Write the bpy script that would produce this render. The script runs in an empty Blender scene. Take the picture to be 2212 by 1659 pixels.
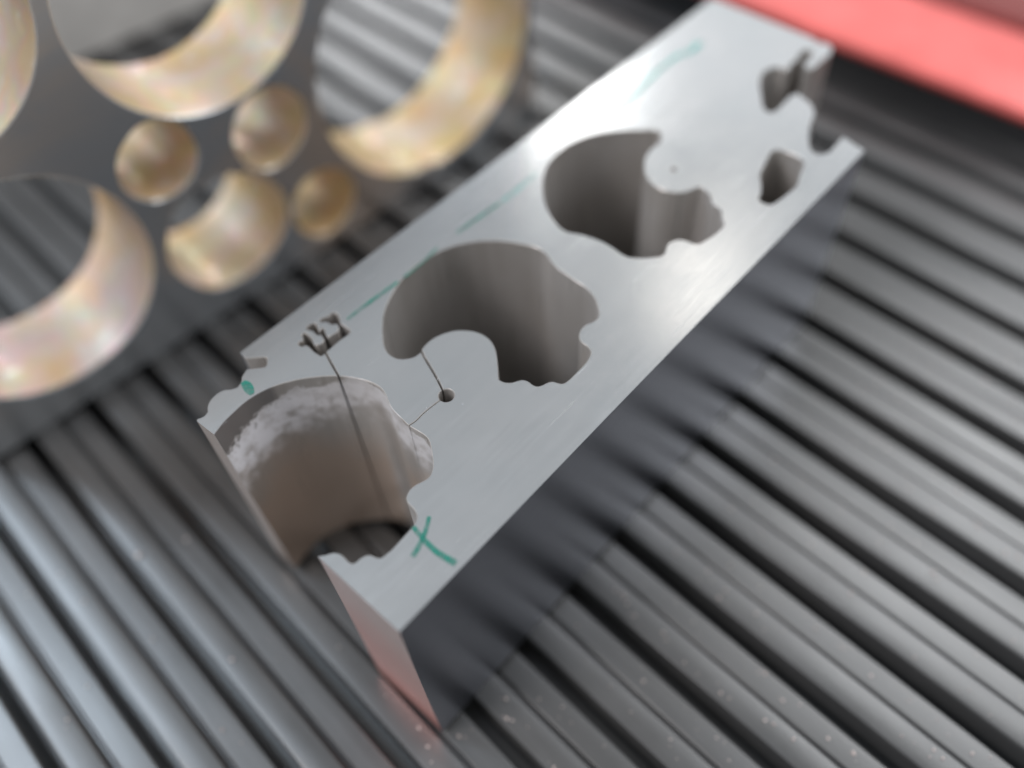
import bpy, math, random
from math import radians, sin, cos, pi
from mathutils import Vector, Matrix
from mathutils.geometry import delaunay_2d_cdt

random.seed(7)
sc = bpy.context.scene
C = sc.collection
# 1 Blender unit = 60 mm (a hand-sized steel block about 70 mm long)
sc.unit_settings.system = 'METRIC'
sc.unit_settings.scale_length = 0.06

# ------------------------------------------------------------------ camera
cam_d = bpy.data.cameras.new("camera")
cam = bpy.data.objects.new("camera", cam_d)
C.objects.link(cam)
right = Vector((0.66674818, -0.74369839, -0.04857545))
down = Vector((-0.61882633, -0.51611776, -0.59217939))
fwd = Vector((0.41533220, 0.42489430, -0.80434072))
m = Matrix((( right.x, -down.x, -fwd.x, 0.0),
            ( right.y, -down.y, -fwd.y, 0.0),
            ( right.z, -down.z, -fwd.z, 1.46),
            (0, 0, 0, 1)))
cam.matrix_world = m
cam_d.sensor_width = 36.0
cam_d.lens = 1844.262 / 2212 * 36.0
cam_d.clip_start = 0.02
cam_d.clip_end = 200
cam_d.dof.use_dof = True
cam_d.dof.focus_distance = 1.20
cam_d.dof.aperture_fstop = 0.47
sc.camera = cam

# ------------------------------------------------------------------ world + lamps
w = bpy.data.worlds.new("World")
sc.world = w
w.use_nodes = True
bg = w.node_tree.nodes["Background"]
bg.inputs[0].default_value = (0.93, 0.965, 1.0, 1)
bg.inputs[1].default_value = 0.50
sc.view_settings.view_transform = 'Standard'
sc.view_settings.look = 'None'
sc.view_settings.exposure = 0.0
sc.view_settings.gamma = 1.0

def area(name, az, el, dist, sx, sy, radiance, col, target=(0.8, 0.8, 0.2)):
    l = bpy.data.lights.new(name, 'AREA')
    l.shape = 'RECTANGLE'
    l.size = sx
    l.size_y = sy
    l.energy = radiance * pi * sx * sy      # radiance -> watts
    l.color = col
    o = bpy.data.objects.new(name, l)
    C.objects.link(o)
    d = Vector((cos(radians(az)) * cos(radians(el)), sin(radians(az)) * cos(radians(el)), sin(radians(el))))
    o.location = Vector(target) + d * dist
    o.rotation_euler = d.to_track_quat('Z', 'Y').to_euler()
    return o

LAMPS = [
    ("window_light_back", 40, 36, 7.0, 0.75, 1.0, 9.0, (1.0, 0.98, 0.95), (1.5, 1.1, 0.3)),
    ("added_light_far", 26, 31, 7.0, 3.2, 1.7, 0.55, (0.98, 0.99, 1.0), (1.4, 0.6, 0.4)),  # added lamp, brightens the far end of the steel top
    ("added_light_low", 50, 28, 7.0, 2.6, 1.3, 10.0, (0.97, 0.98, 1.0), (1.6, 1.8, 0.0)),  # added lamp, brightens the mat ribs behind the plate
    ("window_light_left", 109, 51, 7.0, 1.2, 3.4, 18.0, (0.72, 0.86, 1.0), (-0.3, 1.0, 0.0)),
    ("window_light_right", -20, 47, 7.0, 3.6, 4.0, 5.7, (0.96, 0.98, 1.0)),
    ("ceiling_lamp", 27, 47, 7.0, 0.6, 0.7, 3.4, (1.0, 0.92, 0.82), (1.0, 0.5, 0.46)),
    ("room_light_side", 160, 46, 7.0, 2.0, 2.2, 22.0, (1.0, 0.97, 0.98)),
]
for a in LAMPS:
    area(*a)
sc.cycles.use_denoising = True
sc.cycles.max_bounces = 10
sc.cycles.glossy_bounces = 6

# ------------------------------------------------------------------ material helpers
def newmat(name):
    mt = bpy.data.materials.new(name)
    mt.use_nodes = True
    nt = mt.node_tree
    return mt, nt, nt.nodes["Principled BSDF"]

def N(nt, typ, **kw):
    n = nt.nodes.new(typ)
    for k, v in kw.items():
        if k.startswith('i_'):
            key = k[2:]
            key = int(key) if key.isdigit() else key.replace('_', ' ')
            n.inputs[key].default_value = v
        else:
            setattr(n, k, v)
    return n

def coords(nt, scale=(1, 1, 1), loc=(0, 0, 0)):
    t = N(nt, 'ShaderNodeTexCoord')
    mp = N(nt, 'ShaderNodeMapping')
    mp.inputs['Scale'].default_value = scale
    mp.inputs['Location'].default_value = loc
    nt.links.new(t.outputs['Object'], mp.inputs['Vector'])
    return mp.outputs['Vector']

def noise(nt, vec, scale, detail=3, rough=0.55, dist=0.0):
    n = N(nt, 'ShaderNodeTexNoise')
    n.inputs['Scale'].default_value = scale
    n.inputs['Detail'].default_value = detail
    n.inputs['Roughness'].default_value = rough
    n.inputs['Distortion'].default_value = dist
    nt.links.new(vec, n.inputs['Vector'])
    return n.outputs['Fac']

def ramp(nt, fac, stops):
    r = N(nt, 'ShaderNodeValToRGB')
    e = r.color_ramp.elements
    while len(e) < len(stops):
        e.new(0.5)
    for i, (p, c) in enumerate(stops):
        e[i].position = p
        e[i].color = (c[0], c[1], c[2], 1) if isinstance(c, tuple) else (c, c, c, 1)
    nt.links.new(fac, r.inputs['Fac'])
    return r.outputs['Color']

def mix(nt, fac, a, b, blend='MIX'):
    n = N(nt, 'ShaderNodeMix', data_type='RGBA', blend_type=blend)
    for sock, v in ((n.inputs[0], fac), (n.inputs[6], a), (n.inputs[7], b)):
        if isinstance(v, (int, float)):
            sock.default_value = v
        elif isinstance(v, tuple):
            sock.default_value = (v[0], v[1], v[2], 1)
        else:
            nt.links.new(v, sock)
    return n.outputs[2]

def math_(nt, op, a, b=None, c=None, clamp=False):
    n = N(nt, 'ShaderNodeMath', operation=op, use_clamp=clamp)
    for i, v in enumerate((a, b, c)):
        if v is None:
            continue
        if isinstance(v, (int, float)):
            n.inputs[i].default_value = v
        else:
            nt.links.new(v, n.inputs[i])
    return n.outputs[0]

def maprange(nt, v, a, b, c=0.0, d=1.0):
    n = N(nt, 'ShaderNodeMapRange')
    nt.links.new(v, n.inputs[0])
    for i, x in enumerate((a, b, c, d)):
        n.inputs[i + 1].default_value = x
    return n.outputs[0]

def bump(nt, h, strength, dist, bsdf):
    b = N(nt, 'ShaderNodeBump')
    b.inputs['Strength'].default_value = strength
    b.inputs['Distance'].default_value = dist
    nt.links.new(h, b.inputs['Height'])
    nt.links.new(b.outputs[0], bsdf.inputs['Normal'])

def sep(nt, vec):
    s = N(nt, 'ShaderNodeSeparateXYZ')
    nt.links.new(vec, s.inputs[0])
    return s.outputs

# ------------------------------------------------------------------ materials
def mat_ground_steel():
    mt, nt, b = newmat("ground_steel")
    v = coords(nt)
    vs = coords(nt, (14, 260, 60))
    n1 = noise(nt, v, 9, 4)
    fine = noise(nt, vs, 1.0, 4, 0.6)
    col = ramp(nt, n1, [(0.3, (0.65, 0.67, 0.685)), (0.7, (0.69, 0.70, 0.71))])
    nt.links.new(col, b.inputs['Base Color'])
    b.inputs['Metallic'].default_value = 1.0
    r = math_(nt, 'ADD', maprange(nt, n1, 0.3, 0.7, 0.205, 0.22), maprange(nt, fine, 0.3, 0.7, -0.02, 0.03))
    nt.links.new(r, b.inputs['Roughness'])
    sc_ = None
    for rot, sx in ((0.5, 3.0), (-0.9, 2.2), (1.25, 3.5)):
        t = N(nt, 'ShaderNodeTexCoord')
        mp = N(nt, 'ShaderNodeMapping')
        mp.inputs['Rotation'].default_value = (0, 0, rot)
        mp.inputs['Scale'].default_value = (sx, 210, 1)
        nt.links.new(t.outputs['Object'], mp.inputs['Vector'])
        q = maprange(nt, noise(nt, mp.outputs['Vector'], 1.0, 2, 0.5), 0.66, 0.72, 0.0, 1.0)
        sc_ = q if sc_ is None else math_(nt, 'MAXIMUM', sc_, q)
    smear = maprange(nt, noise(nt, v, 3.2, 3, 0.6, 1.2), 0.42, 0.66, 0.0, 0.03)
    r = math_(nt, 'ADD', math_(nt, 'ADD', r, smear), math_(nt, 'MULTIPLY', sc_, 0.035))
    nt.links.new(r, b.inputs['Roughness'])
    bump(nt, math_(nt, 'SUBTRACT', fine, math_(nt, 'MULTIPLY', sc_, 0.5)), 0.011, 0.002, b)
    return mt

def mat_side_steel():
    mt, nt, b = newmat("polished_side_steel")
    vs = coords(nt, (6, 60, 180))
    fine = noise(nt, vs, 1.0, 4, 0.6)
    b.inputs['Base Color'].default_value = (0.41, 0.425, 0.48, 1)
    b.inputs['Metallic'].default_value = 1.0
    nt.links.new(maprange(nt, fine, 0.3, 0.7, 0.29, 0.35), b.inputs['Roughness'])
    return mt

def mat_cut_steel():
    # wire-cut walls: brassy grey brown, pale crust and painted sheen on the first cutout's upper wall
    mt, nt, b = newmat("wire_cut_steel")
    v = coords(nt)
    vs = coords(nt, (90, 90, 3))
    n1 = noise(nt, v, 7, 4)
    streak = noise(nt, vs, 1.0, 3, 0.6)
    base = ramp(nt, n1, [(0.3, (0.43, 0.40, 0.37)), (0.7, (0.51, 0.485, 0.465))])
    base = mix(nt, maprange(nt, streak, 0.4, 0.7, 0.0, 0.45), base, (0.56, 0.53, 0.51))
    x, y, z = sep(nt, v)
    # crust and sheen zone: first cutout only, ragged band below the top edge
    rag = noise(nt, v, 30, 4, 0.7)
    rag2 = noise(nt, v, 90, 3, 0.6)
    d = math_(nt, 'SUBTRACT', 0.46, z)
    xr = maprange(nt, x, 0.19, 0.39, 1.0, 0.0)
    lo = math_(nt, 'ADD', math_(nt, 'MULTIPLY', xr, 0.055), math_(nt, 'MULTIPLY', math_(nt, 'SUBTRACT', rag, 0.5), 0.10))
    hi = math_(nt, 'ADD', math_(nt, 'ADD', math_(nt, 'MULTIPLY', xr, 0.070), 0.095), math_(nt, 'MULTIPLY', math_(nt, 'SUBTRACT', rag, 0.5), 0.16))
    m1 = maprange(nt, math_(nt, 'SUBTRACT', d, lo), 0.0, 0.010)
    m2 = maprange(nt, math_(nt, 'SUBTRACT', hi, d), 0.0, 0.05)
    m3 = math_(nt, 'MULTIPLY', maprange(nt, x, 0.40, 0.395), maprange(nt, y, 0.50, 0.56))
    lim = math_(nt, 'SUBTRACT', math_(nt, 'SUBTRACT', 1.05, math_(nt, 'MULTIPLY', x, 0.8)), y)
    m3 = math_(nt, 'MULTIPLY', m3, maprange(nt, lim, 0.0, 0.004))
    crust_sheen = math_(nt, 'MULTIPLY', math_(nt, 'MULTIPLY', m1, m2), m3, clamp=True)
    crust_sheen = math_(nt, 'MULTIPLY', crust_sheen, maprange(nt, rag, 0.30, 0.52, 0.35, 1.0))
    crust_sheen = math_(nt, 'MULTIPLY', crust_sheen, maprange(nt, x, 0.25, 0.35, 1.0, 0.50))  # weaker to the right, where it is a painted pale sheen
    col = mix(nt, crust_sheen, base, (0.88, 0.87, 0.91))
    # warm reflection painted brown lower down in the first cutout
    warm_reflection = math_(nt, 'MULTIPLY', maprange(nt, math_(nt, 'ADD', d, math_(nt, 'MULTIPLY', math_(nt, 'SUBTRACT', n1, 0.5), 0.3)), 0.10, 0.22, 0.0, 0.75),
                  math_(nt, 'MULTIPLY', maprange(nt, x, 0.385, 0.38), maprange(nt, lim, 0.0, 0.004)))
    col = mix(nt, warm_reflection, col, (0.56, 0.43, 0.34))
    band = math_(nt, 'MULTIPLY', math_(nt, 'SUBTRACT', 1.0, m1, clamp=True), m3, clamp=True)
    band = math_(nt, 'MULTIPLY', band, maprange(nt, x, 0.29, 0.28))
    col = mix(nt, band, col, (0.26, 0.25, 0.25))
    nt.links.new(col, b.inputs['Base Color'])
    nt.links.new(maprange(nt, crust_sheen, 0, 1, 0.50, 0.05), b.inputs['Metallic'])
    nt.links.new(math_(nt, 'ADD', maprange(nt, streak, 0.3, 0.7, 0.26, 0.40), math_(nt, 'MULTIPLY', crust_sheen, 0.2)), b.inputs['Roughness'])
    h = math_(nt, 'ADD', math_(nt, 'MULTIPLY', crust_sheen, 0.6), math_(nt, 'MULTIPLY', rag2, math_(nt, 'ADD', math_(nt, 'MULTIPLY', crust_sheen, 0.8), 0.05)))
    h = math_(nt, 'MULTIPLY', h, maprange(nt, x, 0.23, 0.32, 1.0, 0.15))
    bump(nt, h, 0.22, 0.003, b)
    return mt

def mat_end_steel():
    mt, nt, b = newmat("pink_reflection_end_face")
    v = coords(nt)
    n1 = noise(nt, v, 6, 3)
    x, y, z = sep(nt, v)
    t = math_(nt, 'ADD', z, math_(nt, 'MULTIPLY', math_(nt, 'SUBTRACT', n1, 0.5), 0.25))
    col = mix(nt, maprange(nt, t, 0.05, 0.42), (0.78, 0.38, 0.33), (0.66, 0.52, 0.48))  # pink reflection painted into the colour, redder towards the bottom
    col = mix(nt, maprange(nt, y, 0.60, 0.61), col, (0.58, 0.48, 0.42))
    nt.links.new(col, b.inputs['Base Color'])
    b.inputs['Metallic'].default_value = 0.75
    b.inputs['Roughness'].default_value = 0.30
    bump(nt, noise(nt, v, 160, 2), 0.05, 0.002, b)
    return mt

def mat_rubber():
    mt, nt, b = newmat("black_rubber")
    v = coords(nt)
    vl = coords(nt, (26, 1.6, 10))
    n1 = noise(nt, v, 3.2, 4)
    n2 = noise(nt, v, 120, 3, 0.65)
    ln = noise(nt, vl, 1.0, 4, 0.6)
    col = ramp(nt, n1, [(0.3, (0.038, 0.038, 0.038)), (0.7, (0.062, 0.0615, 0.061))])
    col = mix(nt, maprange(nt, ln, 0.52, 0.75, 0, 0.5), col, (0.085, 0.087, 0.09))
    nt.links.new(col, b.inputs['Base Color'])
    r = math_(nt, 'ADD', maprange(nt, n1, 0.3, 0.7, 0.27, 0.36), maprange(nt, ln, 0.4, 0.7, 0.0, 0.08))
    nt.links.new(r, b.inputs['Roughness'])
    b.inputs['Specular IOR Level'].default_value = 1.0
    bump(nt, math_(nt, 'ADD', math_(nt, 'MULTIPLY', n2, 0.4), ln), 0.07, 0.004, b)
    return mt

def mat_plate_face():
    mt, nt, b = newmat("dark_plate_face")
    v = coords(nt)
    n1 = noise(nt, v, 1.9, 4, 0.6, 0.6)
    col = ramp(nt, n1, [(0.30, (0.47, 0.485, 0.50)), (0.50, (0.48, 0.49, 0.50)), (0.66, (0.66, 0.54, 0.45))])
    x, y, z = sep(nt, v)
    n2 = noise(nt, coords(nt, (3, 3, 9)), 1.6, 4, 0.6, 1.0)
    brown_reflection = math_(nt, 'MULTIPLY', maprange(nt, x, 0.62, 0.25), maprange(nt, z, 0.45, 0.70))
    brown_reflection = math_(nt, 'MULTIPLY', brown_reflection, maprange(nt, n2, 0.35, 0.6, 0.35, 1.0))
    col = mix(nt, brown_reflection, col, (0.70, 0.57, 0.46))  # warm reflection painted brown on the upper left of the face
    nt.links.new(col, b.inputs['Base Color'])
    b.inputs['Metallic'].default_value = 0.7
    b.inputs['Roughness'].default_value = 0.26
    return mt

def mat_plate_wall():
    mt, nt, b = newmat("brass_stained_hole_wall")
    v = coords(nt)
    n1 = noise(nt, v, 5.5, 4, 0.6, 0.5)
    n2 = noise(nt, v, 16, 3, 0.6, 1.0)
    n3 = noise(nt, v, 9, 2, 0.5, 0.8)
    x, y, z = sep(nt, v)
    col = ramp(nt, n1, [(0.32, (0.68, 0.43, 0.16)), (0.50, (0.67, 0.49, 0.28)), (0.68, (0.68, 0.54, 0.42))])
    mauve = math_(nt, 'MULTIPLY', maprange(nt, x, 0.52, 0.30), maprange(nt, n1, 0.35, 0.6, 0.35, 1.0))
    col = mix(nt, math_(nt, 'MULTIPLY', mauve, 0.7), col, (0.66, 0.49, 0.45))
    col = mix(nt, maprange(nt, n3, 0.56, 0.74, 0, 0.6), col, (0.70, 0.58, 0.58))
    col = mix(nt, maprange(nt, n2, 0.60, 0.68, 0, 0.45), col, (0.84, 0.80, 0.77))  # white glints painted into the wall colour
    nt.links.new(col, b.inputs['Base Color'])
    b.inputs['Metallic'].default_value = 0.15
    nt.links.new(maprange(nt, n2, 0.45, 0.65, 0.50, 0.30), b.inputs['Roughness'])
    b.inputs['Thin Film IOR'].default_value = 1.7
    nt.links.new(maprange(nt, n3, 0.3, 0.7, 250.0, 620.0), b.inputs['Thin Film Thickness'])
    return mt

def simple(name, col, rough, metal=0.0, spec=0.5, nscale=8, var=0.12, coat=0.0):
    mt, nt, b = newmat(name)
    v = coords(nt)
    n1 = noise(nt, v, nscale, 4)
    lo = tuple(c * (1 - var) for c in col)
    hi = tuple(min(1, c * (1 + var)) for c in col)
    nt.links.new(ramp(nt, n1, [(0.3, lo), (0.7, hi)]), b.inputs['Base Color'])
    b.inputs['Metallic'].default_value = metal
    nt.links.new(maprange(nt, n1, 0.3, 0.7, rough * 0.85, rough * 1.15), b.inputs['Roughness'])
    b.inputs['Specular IOR Level'].default_value = spec
    b.inputs['Coat Weight'].default_value = coat
    return mt

def mat_ink(name, col, lo, hi):
    mt, nt, b = newmat(name)
    v = coords(nt)
    n1 = noise(nt, v, 60, 4, 0.7)
    b.inputs['Base Color'].default_value = (col[0], col[1], col[2], 1)
    b.inputs['Roughness'].default_value = 0.45
    nt.links.new(maprange(nt, n1, 0.3, 0.62, lo, hi), b.inputs['Alpha'])
    return mt

M_TOP = mat_ground_steel()
M_SIDE = mat_side_steel()
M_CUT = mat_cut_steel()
M_END = mat_end_steel()
M_RUB = mat_rubber()
M_PF = mat_plate_face()
M_PW = mat_plate_wall()
M_INK = mat_ink("green_marker_ink", (0.008, 0.17, 0.125), 0.15, 0.92)
M_INKP = mat_ink("pale_green_marker_ink", (0.05, 0.42, 0.37), 0.3, 0.75)
M_RED = simple("red_painted_plastic", (0.76, 0.145, 0.13), 0.34, 0.0, 0.6, coat=0.3)
M_BLK = simple("black_plastic", (0.015, 0.015, 0.016), 0.5)
M_GREY = simple("light_grey_steel", (0.62, 0.60, 0.57), 0.5, 0.1)
M_RED2 = simple("dull_red_plastic", (0.20, 0.04, 0.035), 0.5)
M_DUST = simple("pale_dust", (0.55, 0.47, 0.44), 0.8, 0, 0.2, nscale=40, var=0.3)
M_BURR = simple("bright_burr_steel", (0.85, 0.86, 0.88), 0.2, 1.0)

# ------------------------------------------------------------------ geometry helpers
def obj(name, mesh, parent=None, loc=None, label=None, cat=None, kind=None, group=None):
    o = bpy.data.objects.new(name, mesh)
    C.objects.link(o)
    if parent:
        o.parent = parent
    if loc is not None:
        o.location = loc
    for k, v in (("label", label), ("category", cat), ("kind", kind), ("group", group)):
        if v:
            o[k] = v
    return o

def mesh_from(name, verts, faces, mats, fmats=None, smooth=None):
    me = bpy.data.meshes.new(name)
    me.from_pydata(verts, [], faces)
    for mt in mats:
        me.materials.append(mt)
    if fmats:
        me.polygons.foreach_set('material_index', fmats)
    if smooth is not None:
        me.polygons.foreach_set('use_smooth', [True] * len(faces))
        me.set_sharp_from_angle(angle=radians(smooth))
    me.update()
    return me

def smooth_loop(pts, sub=5, corner=42, closed=True):
    """Catmull-Rom through the points, keeping sharp corners sharp."""
    n = len(pts)
    P = [Vector(p) for p in pts]
    tang = []
    for i in range(n):
        a, b, c = P[i - 1], P[i], P[(i + 1) % n]
        u, v = (b - a), (c - b)
        ang = abs(math.degrees(u.angle(v, 0.0))) if u.length > 1e-9 and v.length > 1e-9 else 0
        if ang > corner:
            tang.append(None)
        else:
            tang.append((c - a) / ((u.length + v.length) or 1))
    out = []
    for i in range(n):
        a, b = P[i], P[(i + 1) % n]
        L = (b - a).length
        if L > 0.2:
            out.append(tuple(a))
            continue
        ta = tang[i] if tang[i] is not None else (b - a).normalized()
        tb = tang[(i + 1) % n] if tang[(i + 1) % n] is not None else (b - a).normalized()
        for k in range(sub):
            t = k / sub
            h1 = 2 * t**3 - 3 * t**2 + 1
            h2 = t**3 - 2 * t**2 + t
            h3 = -2 * t**3 + 3 * t**2
            h4 = t**3 - t**2
            out.append(tuple(a * h1 + ta * (L * h2) + b * h3 + tb * (L * h4)))
    return out

def circle(cx, cy, r, n=72):
    return [(cx + r * cos(2 * pi * i / n), cy + r * sin(2 * pi * i / n)) for i in range(n)]

def ribbon(pts, width, taper=False):
    P = [Vector(p) for p in pts]
    # densify
    Q = []
    for i in range(len(P) - 1):
        for k in range(6):
            t = k / 6
            p0 = P[max(i - 1, 0)]; p1 = P[i]; p2 = P[i + 1]; p3 = P[min(i + 2, len(P) - 1)]
            Q.append(0.5 * ((2 * p1) + (p2 - p0) * t + (2 * p0 - 5 * p1 + 4 * p2 - p3) * t * t + (3 * p1 - p0 - 3 * p2 + p3) * t**3))
    Q.append(P[-1])
    L, R = [], []
    for i, q in enumerate(Q):
        d = (Q[min(i + 1, len(Q) - 1)] - Q[max(i - 1, 0)]).normalized()
        nrm = Vector((-d.y, d.x))
        w_ = 0.5 * (width(i / (len(Q) - 1)) if callable(width) else width)
        L.append(tuple(q + nrm * w_))
        R.append(tuple(q - nrm * w_))
    return L, R

def plate_mesh(name, outline, holes, z0, z1, ch, mats, wall_mat, top_mat=0, smooth=33):
    """Extruded plate with through-holes; holes may overlap each other or the outline."""
    verts, faces = [], []
    for loop in [outline] + holes:
        s = len(verts)
        ar = sum(loop[i - 1][0] * loop[i][1] - loop[i][0] * loop[i - 1][1] for i in range(len(loop)))
        if ar < 0:
            loop = loop[::-1]
        verts += [Vector(p) for p in loop]
        faces.append(list(range(s, s + len(loop))))
    vo, eo, fo, ov, oe, of = delaunay_2d_cdt(verts, [], faces, 0, 1e-7)
    tris = [f for f, src in zip(fo, of) if 0 in src and not any(k in src for k in range(1, len(faces)))]
    # orient CCW
    T = []
    for f in tris:
        a, b, c = (vo[i] for i in f[:3])
        cr = (b - a).cross(c - a)
        T.append(list(f) if cr > 0 else list(reversed(f)))
    cnt = {}
    for f in T:
        for i in range(len(f)):
            cnt[(f[i], f[(i + 1) % len(f)])] = 1
    bd = [e for e in cnt if (e[1], e[0]) not in cnt]
    nrm = {}
    for a, b in bd:
        d = (vo[b] - vo[a])
        if d.length < 1e-9:
            continue
        d = d.normalized()
        nn = Vector((d.y, -d.x))
        for q in (a, b):
            nrm.setdefault(q, []).append(nn)
    used = sorted({i for f in T for i in f})
    V = []
    top, bot, wt, wb = {}, {}, {}, {}
    for i in used:
        p = vo[i]
        if i in nrm:
            s = Vector((0, 0))
            for q in nrm[i]:
                s += q
            s = s.normalized() if s.length > 1e-6 else Vector((0, 0))
            pt = p - s * ch
            top[i] = len(V); V.append((pt.x, pt.y, z1))
            bot[i] = len(V); V.append((pt.x, pt.y, z0))
            wt[i] = len(V); V.append((p.x, p.y, z1 - ch))
            wb[i] = len(V); V.append((p.x, p.y, z0 + ch))
        else:
            top[i] = len(V); V.append((p.x, p.y, z1))
            bot[i] = len(V); V.append((p.x, p.y, z0))
    F, FM = [], []
    for f in T:
        F.append([top[i] for i in f]); FM.append(top_mat)
        F.append([bot[i] for i in reversed(f)]); FM.append(top_mat)
    for a, b in bd:
        mi = wall_mat((vo[a] + vo[b]) / 2)
        F.append([wt[a], wt[b], top[b], top[a]]); FM.append(mi if mi == 2 else top_mat)
        F.append([wb[a], wb[b], wt[b], wt[a]]); FM.append(mi)
        F.append([bot[a], bot[b], wb[b], wb[a]]); FM.append(top_mat)
    return mesh_from(name, V, F, mats, FM, smooth)

def extrude_profile(name, prof, y0, y1, mats, closed=True, segs=1, smooth=40, jitter=0.0):
    """Profile in (x, z) run along y."""
    n = len(prof)
    V, F = [], []
    for s in range(segs + 1):
        y = y0 + (y1 - y0) * s / segs
        for (px, pz) in prof:
            V.append((px + random.uniform(-jitter, jitter), y, pz + random.uniform(-jitter, jitter) * 0.4))
    for s in range(segs):
        for i in range(n if closed else n - 1):
            j = (i + 1) % n
            F.append([s * n + i, s * n + j, (s + 1) * n + j, (s + 1) * n + i])
    if closed:
        F.append(list(range(n))[::-1])
        F.append([segs * n + i for i in range(n)])
    # profile is given clockwise seen from -y (left to right over the top)
    F = [list(reversed(f)) for f in F]
    return mesh_from(name, V, F, mats, None, smooth)

# ------------------------------------------------------------------ contours of the block in its own plane
OUTLINE = [(0.1520,0.3850),(1.2984,0.3907),(1.3094,0.4392),(1.2851,0.4377),(1.2564,0.4375),(1.2416,0.4450),(1.2388,0.4575),(1.2506,0.4721),(1.2830,0.4915),(1.3107,0.5039),(1.3324,0.5103),(1.3544,0.5269),(1.3656,0.5506),(1.3724,0.5676),(1.3600,0.5733),(1.3343,0.5729),(1.3070,0.5715),(1.2915,0.5749),(1.2892,0.5843),(1.2989,0.5980),(1.3239,0.6171),(1.3550,0.6400),(1.3861,0.6539),(1.4088,0.6521),(1.4238,0.6409),(1.4249,0.6257),(1.4319,0.6221),(1.4492,0.6302),(1.4623,0.6245),(1.4847,0.6322),(1.5029,0.6316),(1.5116,0.6231),(1.5045,0.6122),(1.4816,0.6078),(1.4638,0.6085),(1.4505,0.5951),(1.4597,0.5861),(1.4887,0.5873),(1.5206,0.5855),(1.5436,0.5930),(1.5506,0.6071),(1.5417,0.6247),(1.5501,0.6433),(1.5541,0.8820),(0.2948,0.8881),(0.2928,0.8720),(0.3052,0.8598),(0.3142,0.8506),(0.3141,0.8463),(0.3067,0.8374),(0.3014,0.8353),(0.2923,0.8432),(0.2810,0.8534),(0.2742,0.8508),(0.2675,0.8475),(0.2616,0.8414),(0.2511,0.8371),(0.2424,0.8414),(0.2355,0.8481),(0.2263,0.8510),(0.2160,0.8505),(0.2066,0.8472),(0.1992,0.8409),(0.1953,0.8349),(0.1868,0.8327),(0.1777,0.8365),(0.1754,0.8343),(0.1765,0.8153),(0.1777,0.7950),(0.1984,0.8014),(0.2193,0.8045),(0.2419,0.8062),(0.2618,0.8041),(0.2817,0.7986),(0.2995,0.7903),(0.3192,0.7779),(0.3370,0.7632),(0.3508,0.7497),(0.3632,0.7345),(0.3740,0.7177),(0.3829,0.6988),(0.3870,0.6835),(0.3876,0.6700),(0.3838,0.6563),(0.3766,0.6416),(0.3724,0.6290),(0.3706,0.6136),(0.3692,0.6014),(0.3686,0.5901),(0.3703,0.5761),(0.3713,0.5615),(0.3688,0.5511),(0.3615,0.5400),(0.3523,0.5282),(0.3438,0.5189),(0.3336,0.5120),(0.3257,0.5103),(0.3176,0.5121),(0.3084,0.5153),(0.2984,0.5163),(0.2901,0.5139),(0.2845,0.5100),(0.2814,0.5030),(0.2806,0.4943),(0.2781,0.4847),(0.2732,0.4784),(0.2641,0.4741),(0.2524,0.4730),(0.2378,0.4719),(0.2219,0.4707),(0.2122,0.4714),(0.2046,0.4727),(0.2003,0.4774),(0.1977,0.4857),(0.1931,0.4901),(0.1865,0.4924),(0.1785,0.4930),(0.1744,0.4949),(0.1729,0.4996),(0.1732,0.5080),(0.1731,0.5159),(0.1704,0.5226),(0.1659,0.5272),(0.1601,0.5304),(0.1521,0.5369)]
HOLE2 = [(0.4705,0.6738),(0.4596,0.6753),(0.4495,0.6817),(0.4420,0.6907),(0.4391,0.7019),(0.4401,0.7144),(0.4468,0.7280),(0.4579,0.7427),(0.4740,0.7600),(0.4899,0.7741),(0.5083,0.7858),(0.5289,0.7955),(0.5544,0.8043),(0.5805,0.8087),(0.6071,0.8085),(0.6357,0.8039),(0.6628,0.7943),(0.6858,0.7805),(0.7069,0.7617),(0.7232,0.7415),(0.7355,0.7206),(0.7449,0.7003),(0.7503,0.6851),(0.7509,0.6715),(0.7472,0.6572),(0.7411,0.6438),(0.7364,0.6288),(0.7347,0.6084),(0.7331,0.5857),(0.7325,0.5666),(0.7286,0.5518),(0.7214,0.5369),(0.7105,0.5227),(0.7009,0.5135),(0.6915,0.5106),(0.6814,0.5126),(0.6733,0.5162),(0.6629,0.5167),(0.6525,0.5132),(0.6449,0.5065),(0.6419,0.4983),(0.6410,0.4876),(0.6379,0.4797),(0.6335,0.4754),(0.6209,0.4714),(0.6066,0.4697),(0.5944,0.4695),(0.5792,0.4692),(0.5686,0.4702),(0.5632,0.4731),(0.5602,0.4792),(0.5576,0.4856),(0.5523,0.4897),(0.5439,0.4925),(0.5366,0.4973),(0.5346,0.5044),(0.5348,0.5133),(0.5321,0.5210),(0.5260,0.5257),(0.5190,0.5296),(0.5128,0.5367),(0.5102,0.5446),(0.5105,0.5487),(0.5251,0.5639),(0.5385,0.5783),(0.5480,0.5901),(0.5544,0.6021),(0.5574,0.6143),(0.5571,0.6275),(0.5532,0.6402),(0.5458,0.6524),(0.5366,0.6629),(0.5247,0.6707),(0.5130,0.6760),(0.4990,0.6789),(0.4862,0.6785),(0.4753,0.6759)]
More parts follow.
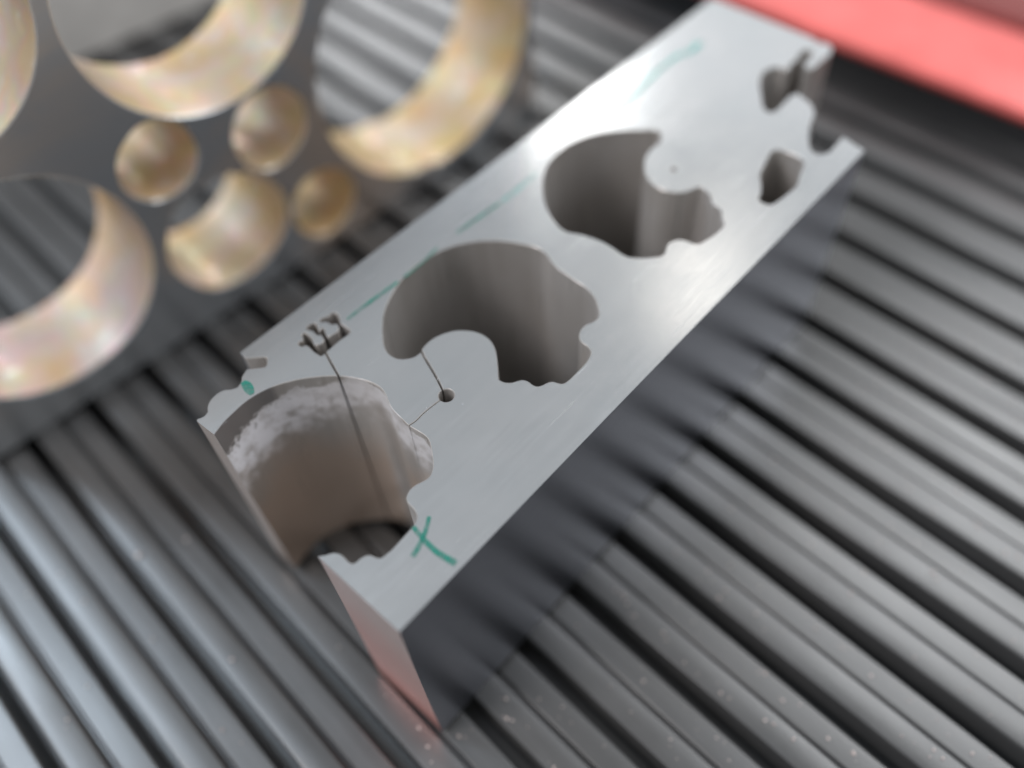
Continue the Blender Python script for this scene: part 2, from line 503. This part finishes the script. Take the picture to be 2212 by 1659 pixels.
HOLE3 = [(1.1191,0.7101),(1.1151,0.6999),(1.1023,0.6891),(1.0889,0.6852),(1.0758,0.6870),(1.0590,0.6848),(1.0425,0.6797),(1.0243,0.6684),(1.0066,0.6516),(0.9964,0.6315),(0.9939,0.6104),(0.9983,0.5917),(1.0066,0.5787),(1.0203,0.5695),(1.0354,0.5639),(1.0409,0.5570),(1.0368,0.5435),(1.0320,0.5337),(1.0232,0.5264),(1.0185,0.5168),(1.0165,0.5064),(1.0086,0.4959),(0.9957,0.4868),(0.9887,0.4781),(0.9812,0.4751),(0.9618,0.4748),(0.9464,0.4770),(0.9323,0.4801),(0.9246,0.4824),(0.9181,0.4905),(0.9164,0.5021),(0.9122,0.5120),(0.9037,0.5188),(0.8930,0.5215),(0.8807,0.5177),(0.8728,0.5134),(0.8629,0.5139),(0.8534,0.5210),(0.8378,0.5379),(0.8278,0.5539),(0.8264,0.5659),(0.8288,0.5864),(0.8288,0.6079),(0.8250,0.6294),(0.8188,0.6492),(0.8102,0.6672),(0.8110,0.6834),(0.8191,0.7059),(0.8342,0.7332),(0.8532,0.7568),(0.8781,0.7797),(0.9039,0.7973),(0.9278,0.8070),(0.9557,0.8123),(0.9872,0.8110),(1.0162,0.8042),(1.0441,0.7900),(1.0722,0.7667),(1.0966,0.7405)]
SLOT = [(1.1976,0.5156),(1.2077,0.5086),(1.2125,0.4853),(1.2105,0.4622),(1.1998,0.4533),(1.1682,0.4434),(1.1451,0.4347),(1.1143,0.4363),(1.0867,0.4395),(1.0745,0.4444),(1.0719,0.4579),(1.0754,0.4665),(1.0935,0.4727),(1.1129,0.4857),(1.1292,0.4978),(1.1575,0.5064),(1.1797,0.5124)]
LETTERS = [(0.4145,0.8405),(0.4171,0.8429),(0.4202,0.8426),(0.4281,0.8384),(0.4353,0.8387),(0.4410,0.8372),(0.4421,0.8305),(0.4390,0.8216),(0.4327,0.8131),(0.4325,0.8063),(0.4331,0.7914),(0.4309,0.7870),(0.4247,0.7858),(0.4065,0.7871),(0.3863,0.7859),(0.3845,0.7864),(0.3787,0.7849),(0.3714,0.7854),(0.3699,0.7863),(0.3687,0.8004),(0.3699,0.8177),(0.3671,0.8210),(0.3629,0.8226),(0.3623,0.8285),(0.3636,0.8321),(0.3675,0.8334),(0.3706,0.8305),(0.3743,0.8329),(0.3772,0.8398),(0.3812,0.8419),(0.3836,0.8408),(0.3846,0.8326),(0.3836,0.8234),(0.3797,0.8161),(0.3785,0.8107),(0.3819,0.8056),(0.3883,0.8039),(0.3936,0.8061),(0.3964,0.8114),(0.3968,0.8178),(0.3933,0.8230),(0.3946,0.8311),(0.3933,0.8376),(0.3905,0.8430),(0.3923,0.8471),(0.3984,0.8476),(0.4055,0.8453),(0.4071,0.8406),(0.4045,0.8348),(0.4000,0.8262),(0.3990,0.8230),(0.4017,0.8259),(0.4050,0.8281),(0.4081,0.8270),(0.4075,0.8224),(0.4042,0.8159),(0.4015,0.8087),(0.4026,0.8048),(0.4098,0.8039),(0.4192,0.8030),(0.4241,0.8059),(0.4274,0.8124),(0.4275,0.8177),(0.4232,0.8194),(0.4211,0.8236),(0.4217,0.8283),(0.4187,0.8341),(0.4144,0.8377)]
DOT = [(1.0495,0.6228)]
KHOLE = [(0.4402,0.5877)]
KERF1 = [(0.3810,0.7889),(0.3787,0.7850),(0.3682,0.7550),(0.3629,0.7386),(0.3584,0.7290)]
KERF2 = [(0.4761,0.6773),(0.4696,0.6637),(0.4598,0.6373),(0.4507,0.6146),(0.4426,0.5968),(0.4402,0.5877)]
KERF3 = [(0.4402,0.5877),(0.4264,0.5892),(0.4105,0.5905),(0.3953,0.5910),(0.3801,0.5901),(0.3693,0.5917),(0.3653,0.5907)]
INKA = [(0.4445,0.8098),(0.4927,0.8088),(0.5507,0.8057)]
INKB = [(0.5628,0.8054),(0.6028,0.8054),(0.6462,0.8111)]
INKC = [(0.6933,0.8104),(0.7486,0.8066),(0.7925,0.8038)]
INKD = [(0.7990,0.8032),(0.8393,0.8026),(0.8940,0.8049)]
INKE = [(1.1245,0.8074),(1.1879,0.8084),(1.2670,0.8171),(1.3365,0.8169),(1.3610,0.8061),(1.4001,0.8086)]
INKX1 = [(0.2855,0.4677),(0.2722,0.4590),(0.2593,0.4522),(0.2452,0.4470),(0.2314,0.4436)]
INKX2 = [(0.2614,0.4729),(0.2575,0.4488),(0.2564,0.4233),(0.2607,0.3947)]
INKDOT = [(0.2621,0.8389),(0.2622,0.8295),(0.2594,0.8181),(0.2574,0.8094)]
INKS = [(0.3446,0.8081),(0.3626,0.8187)]

# ------------------------------------------------------------------ the ribbed rubber mat
T = 0.46            # thickness of the steel block
PITCH = 0.1365
mat_root = bpy.data.objects.new("rubber_mat", None)
C.objects.link(mat_root)
mat_root.location = (0.218, 0.384, 0.0)
mat_root.rotation_euler = (0, 0, -math.atan(0.05))
mat_root["label"] = "black ribbed rubber mat under the steel block and everything else"
mat_root["category"] = "mat"
K0, K1 = -9, 20
Y0, Y1 = -1.7, 3.9
prof = []
for k in range(K0, K1):
    u = k * PITCH
    prof += [(u - 0.0200, -0.0150), (u - 0.0180, -0.018), (u - 0.0125, -0.074), (u + 0.0090, -0.074), (u + 0.0104, -0.040),
             (u + 0.0110, -0.0200),
             (u + 0.0675, -0.0200), (u + 0.0690, -0.0200), (u + 0.0725, -0.0152), (u + 0.0745, -0.0140), (u + 0.1130, -0.0140), (u + 0.1150, -0.0142)]
prof = prof + [(K1 * PITCH - 0.0215, -0.0155), (K1 * PITCH, -0.12), (K0 * PITCH - 0.02, -0.12)]
base = extrude_profile("mat_base", prof, Y0, Y1, [M_RUB], smooth=14)
obj("mat_base", base, mat_root)
rp = [(0.0105, -0.0195), (0.0113, -0.0050), (0.0122, -0.0018), (0.0138, -0.0004), (0.0158, 0.0),
      (0.0565, 0.0), (0.0585, -0.0004), (0.0602, -0.0018), (0.0614, -0.0040), (0.0655, -0.0160), (0.0665, -0.0195)]
rib_me = [extrude_profile("rib", rp, Y0, Y1, [M_RUB], segs=28, smooth=14, jitter=0.0005) for _ in range(5)]
for k in range(K0, K1):
    o = obj("rib", random.choice(rib_me), mat_root, (k * PITCH + random.uniform(-0.0007, 0.0007), 0, -random.uniform(0.0, 0.0009)))
    o.rotation_euler = (0, 0, random.uniform(-0.0006, 0.0006))

# ------------------------------------------------------------------ the wire-cut steel block
OUT = smooth_loop(OUTLINE, 4)
def kerf(pts, wd):
    L, R = ribbon(pts, wd)
    return L + R[::-1]
hl = [smooth_loop(HOLE2, 4, 60), smooth_loop(HOLE3, 4, 60), smooth_loop(SLOT, 4, 60), smooth_loop(LETTERS, 3, 60),
      circle(DOT[0][0], DOT[0][1], 0.0055, 20), circle(KHOLE[0][0], KHOLE[0][1], 0.0118, 32),
      kerf(KERF1, 0.0029), kerf(KERF2, 0.0030), kerf(KERF3, 0.0013)]
def wall(p):
    if p.y < 0.3915 and p.x < 1.31:
        return 1
    if p.y > 0.8785:
        return 1
    if p.x > 1.552 and p.y > 0.66:
        return 1
    if p.x < 0.1535 and p.y < 0.538:
        return 3
    if p.x < 0.179 and 0.79 < p.y < 0.836:
        return 3
    return 2
block = bpy.data.objects.new("steel_block", None)
C.objects.link(block)
block["label"] = "ground steel block with three wire-cut openings and green pen marks, lying on the mat"
block["category"] = "steel block"
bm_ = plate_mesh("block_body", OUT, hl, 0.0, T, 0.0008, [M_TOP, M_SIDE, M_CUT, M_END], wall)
obj("block_body", bm_, block)

def ink(pts, width, mt, z=T + 0.0006):
    L, R = ribbon(pts, width)
    n = len(L)
    V = [(p[0], p[1], z) for p in L] + [(p[0], p[1], z) for p in R]
    F = [[i, n + i, n + i + 1, i + 1] for i in range(n - 1)]
    return obj("ink_mark", mesh_from("ink_mark", V, F, [mt]), block)
for pts, wd, mt in ((INKA, lambda t: 0.0038 + 0.0025 * sin(3 * t), M_INK), (INKB, lambda t: 0.0048 - 0.002 * t, M_INK),
                    (INKC, 0.0050, M_INK), (INKD, lambda t: 0.0050 - 0.0025 * t, M_INKP),
                    (INKE, lambda t: 0.007 + 0.006 * t * t, M_INKP)):
    ink(pts, wd, mt)
ink(INKX1, lambda t: 0.0055 + 0.002 * t, M_INK)
ink(INKX2, lambda t: 0.0060 + 0.0030 * t, M_INK, T + 0.0010)
ink(INKDOT, lambda t: 0.002 + 0.0125 * sin(pi * min(1, 0.12 + t * 0.8)), M_INK)

# tiny burrs and scratches standing on the ground top and along the slits
V, F = [], []
def chip(x, y, s, z=T):
    a = random.uniform(0, 2 * pi)
    b = len(V)
    l = s * random.uniform(1.0, 3.0)
    for dx, dy, dz in ((-l, -s * .3, 0), (l, -s * .2, 0), (l * .2, s * .5, 0), (0, 0, s * .6)):
        V.append((x + dx * cos(a) - dy * sin(a), y + dx * sin(a) + dy * cos(a), z + dz))
    F.extend([[b, b + 1, b + 3], [b + 1, b + 2, b + 3], [b + 2, b, b + 3], [b, b + 2, b + 1]])
for x, y in ((0.43, 0.72), (0.415, 0.68), (0.60, 0.83), (0.47, 0.57), (0.445, 0.56), (0.39, 0.595), (0.40, 0.59), (0.65, 0.50), (0.72, 0.44),
             (0.30, 0.46), (0.50, 0.83), (0.455, 0.622), (0.452, 0.618), (0.458, 0.63), (0.362, 0.742), 
             (0.415, 0.5895), (0.405, 0.591), (0.455, 0.585), (0.2, 0.798), (0.19, 0.80)):
    for _ in range(3):
        chip(x + random.gauss(0, 0.003), y + random.gauss(0, 0.002), random.uniform(0.0005, 0.0011))
obj("burr", mesh_from("burr", V, F, [M_BURR]), block, kind="stuff")

# ------------------------------------------------------------------ standing plate with round holes
pl = bpy.data.objects.new("steel_plate", None)
C.objects.link(pl)
pl.location = (0, 1.455, 0)
pl.rotation_euler = (0, 0, math.atan(-0.075))
pl["label"] = "dark steel plate standing on edge behind the block, with tan-walled round holes"
pl["category"] = "steel plate"
q = 1 / cos(math.atan(0.075))
holes = [circle(0.199 * q, 0.363 + T, 0.222), circle(0.671 * q, 0.243 + T, 0.238, 96), circle(1.163 * q, -0.112 + T, 0.311, 110),
         circle(0.492 * q, -0.030 + T, 0.083), circle(0.731 * q, -0.088 + T, 0.090), circle(0.802 * q, -0.336 + T, 0.088),
         circle(0.567 * q, -0.261 + T, 0.144), circle(0.17 * q, -0.149 + T, 0.239, 90)]
# the bores are not perfectly round
for hi_, h_ in enumerate(holes):
    cx_ = sum(p[0] for p in h_) / len(h_); cy_ = sum(p[1] for p in h_) / len(h_)
    amp = 0.035 if len(h_) == 72 and 3 <= hi_ <= 6 else 0.006
    a1, a2, a3 = (random.uniform(0, 2 * pi) for _ in range(3))
    for i, (hx, hy) in enumerate(h_):
        th = 2 * pi * i / len(h_)
        f = 1 + amp * (0.6 * sin(2 * th + a1) + 0.4 * sin(3 * th + a2) + 0.2 * sin(7 * th + a3)) - amp * 0.4
        h_[i] = (cx_ + (hx - cx_) * f, cy_ + (hy - cy_) * f)
# chipped edge of the crescent hole and a nick in the lower rim of the large ring
for i, (hx, hy) in enumerate(holes[6]):
    a = math.degrees(2 * pi * i / len(holes[6]))
    if 5 < a < 95:
        f = 1 - 0.10 * abs(sin(a * 0.23)) * random.uniform(0.4, 1.0)
        holes[6][i] = (0.567 * q + (hx - 0.567 * q) * f, -0.261 + T + (hy + 0.261 - T) * f)
for i, f in ((78, 0.985), (79, 0.968), (80, 0.980)):
    hx, hy = holes[2][i]
    holes[2][i] = (1.163 * q + (hx - 1.163 * q) * f, -0.112 + T + (hy + 0.112 - T) * f)
pout = [(-0.09, 0.0), (1.490 * q, 0.0), (1.490 * q, 1.12), (-0.09, 1.12)]
def pwall(p):
    return 0 if (p.x < -0.085 or p.x > 1.492 or p.y < 0.002 or p.y > 1.115) else 1
pm = plate_mesh("plate_body", pout, holes, -0.25, 0.0, 0.0025, [M_PF, M_PW], pwall)
# local (x, y=up, z=towards the camera) -> stand it up: x stays, y -> z, z -> -y
pm.transform(Matrix(((1, 0, 0, 0), (0, 0, -1, 0), (0, 1, 0, 0), (0, 0, 0, 1))))
obj("plate_body", pm, pl)

# ------------------------------------------------------------------ grey block further back
def box_mesh(name, sx, sy, sz, bev, mt):
    p = [(-sx / 2, 0.0), (-sx / 2, sz - bev), (-sx / 2 + bev, sz), (sx / 2 - bev, sz), (sx / 2, sz - bev), (sx / 2, 0.0)]
    return extrude_profile(name, p, -sy / 2, sy / 2, [mt])
gb = bpy.data.objects.new("grey_block", None)
C.objects.link(gb)
gb.location = (0.95, 2.86, 0)
gb.rotation_euler = (0, 0, radians(-8))
gb["label"] = "pale grey steel block out of focus behind the standing plate, seen through its upper hole"
gb["category"] = "steel block"
obj("block_body", box_mesh("grey_block_body", 1.2, 0.5, 0.42, 0.02, M_GREY), gb)

# ------------------------------------------------------------------ red case at the far edge of the mat
rc = bpy.data.objects.new("red_case", None)
C.objects.link(rc)
rc.location = (2.13, 0.7, 0)
rc.rotation_euler = (0, 0, radians(-1))
rc["label"] = "glossy red plastic case with black base along the far edge of the mat"
rc["category"] = "case"
lid = [(0.00, 0.085), (-0.005, 0.10), (0.0, 0.112), (0.02, 0.120), (0.24, 0.122), (0.31, 0.113), (0.345, 0.09), (0.355, 0.06), (0.03, 0.06)]
obj("lid", extrude_profile("lid", lid, -2.0, 2.2, [M_RED]), rc)
lid2 = [(0.385, 0.06), (0.385, 0.10), (0.395, 0.112), (0.42, 0.118), (0.95, 0.118), (0.97, 0.10), (0.97, 0.06)]
obj("back_panel", extrude_profile("back_panel", lid2, -2.0, 2.2, [M_RED2]), rc)
bs = [(0.02, 0.001), (0.02, 0.059), (0.96, 0.059), (0.96, 0.001)]
obj("base", extrude_profile("base", bs, -1.99, 2.19, [M_BLK]), rc)

# ------------------------------------------------------------------ grit and dust on the mat
def grain(x, y, z, s):
    b = len(V)
    r = lambda: s * random.uniform(0.6, 1.15)
    for d in ((r(), 0, s * .5), (-r(), 0, s * .5), (0, r(), s * .5), (0, -r(), s * .5), (0, 0, r() + s * .4), (0, 0, 0)):
        V.append((x + d[0], y + d[1], z + d[2]))
    for f in ((0, 2, 4), (2, 1, 4), (1, 3, 4), (3, 0, 4), (2, 0, 5), (1, 2, 5), (3, 1, 5), (0, 3, 5)):
        F.append([b + i for i in f])
V, F = [], []
for _ in range(700):
    k = random.randint(-4, 9)
    hi = random.random() < 0.5
    u = k * PITCH + (random.uniform(0.020, 0.052) if hi else random.uniform(0.085, 0.110))
    yy = random.uniform(-0.75, 0.0) if random.random() < 0.75 else random.uniform(-0.1, 0.75)
    if yy > -0.02 and u > -0.07:
        continue
    grain(u, yy, -0.0005 if hi else -0.0144, random.choice((0.0014, 0.0018, 0.0024, 0.0036)))
obj("dust", mesh_from("dust", V, F, [M_DUST]), mat_root, kind="stuff")
V, F = [], []
grain(0, 0, 0, 0.0085)
gr = mesh_from("grit_grain", V, F, [M_DUST], None, 80)
obj("grit_grain", gr, None, (0.000, 1.045, -0.002), "pale round grain of grit on a rib left of the steel block", "grit")
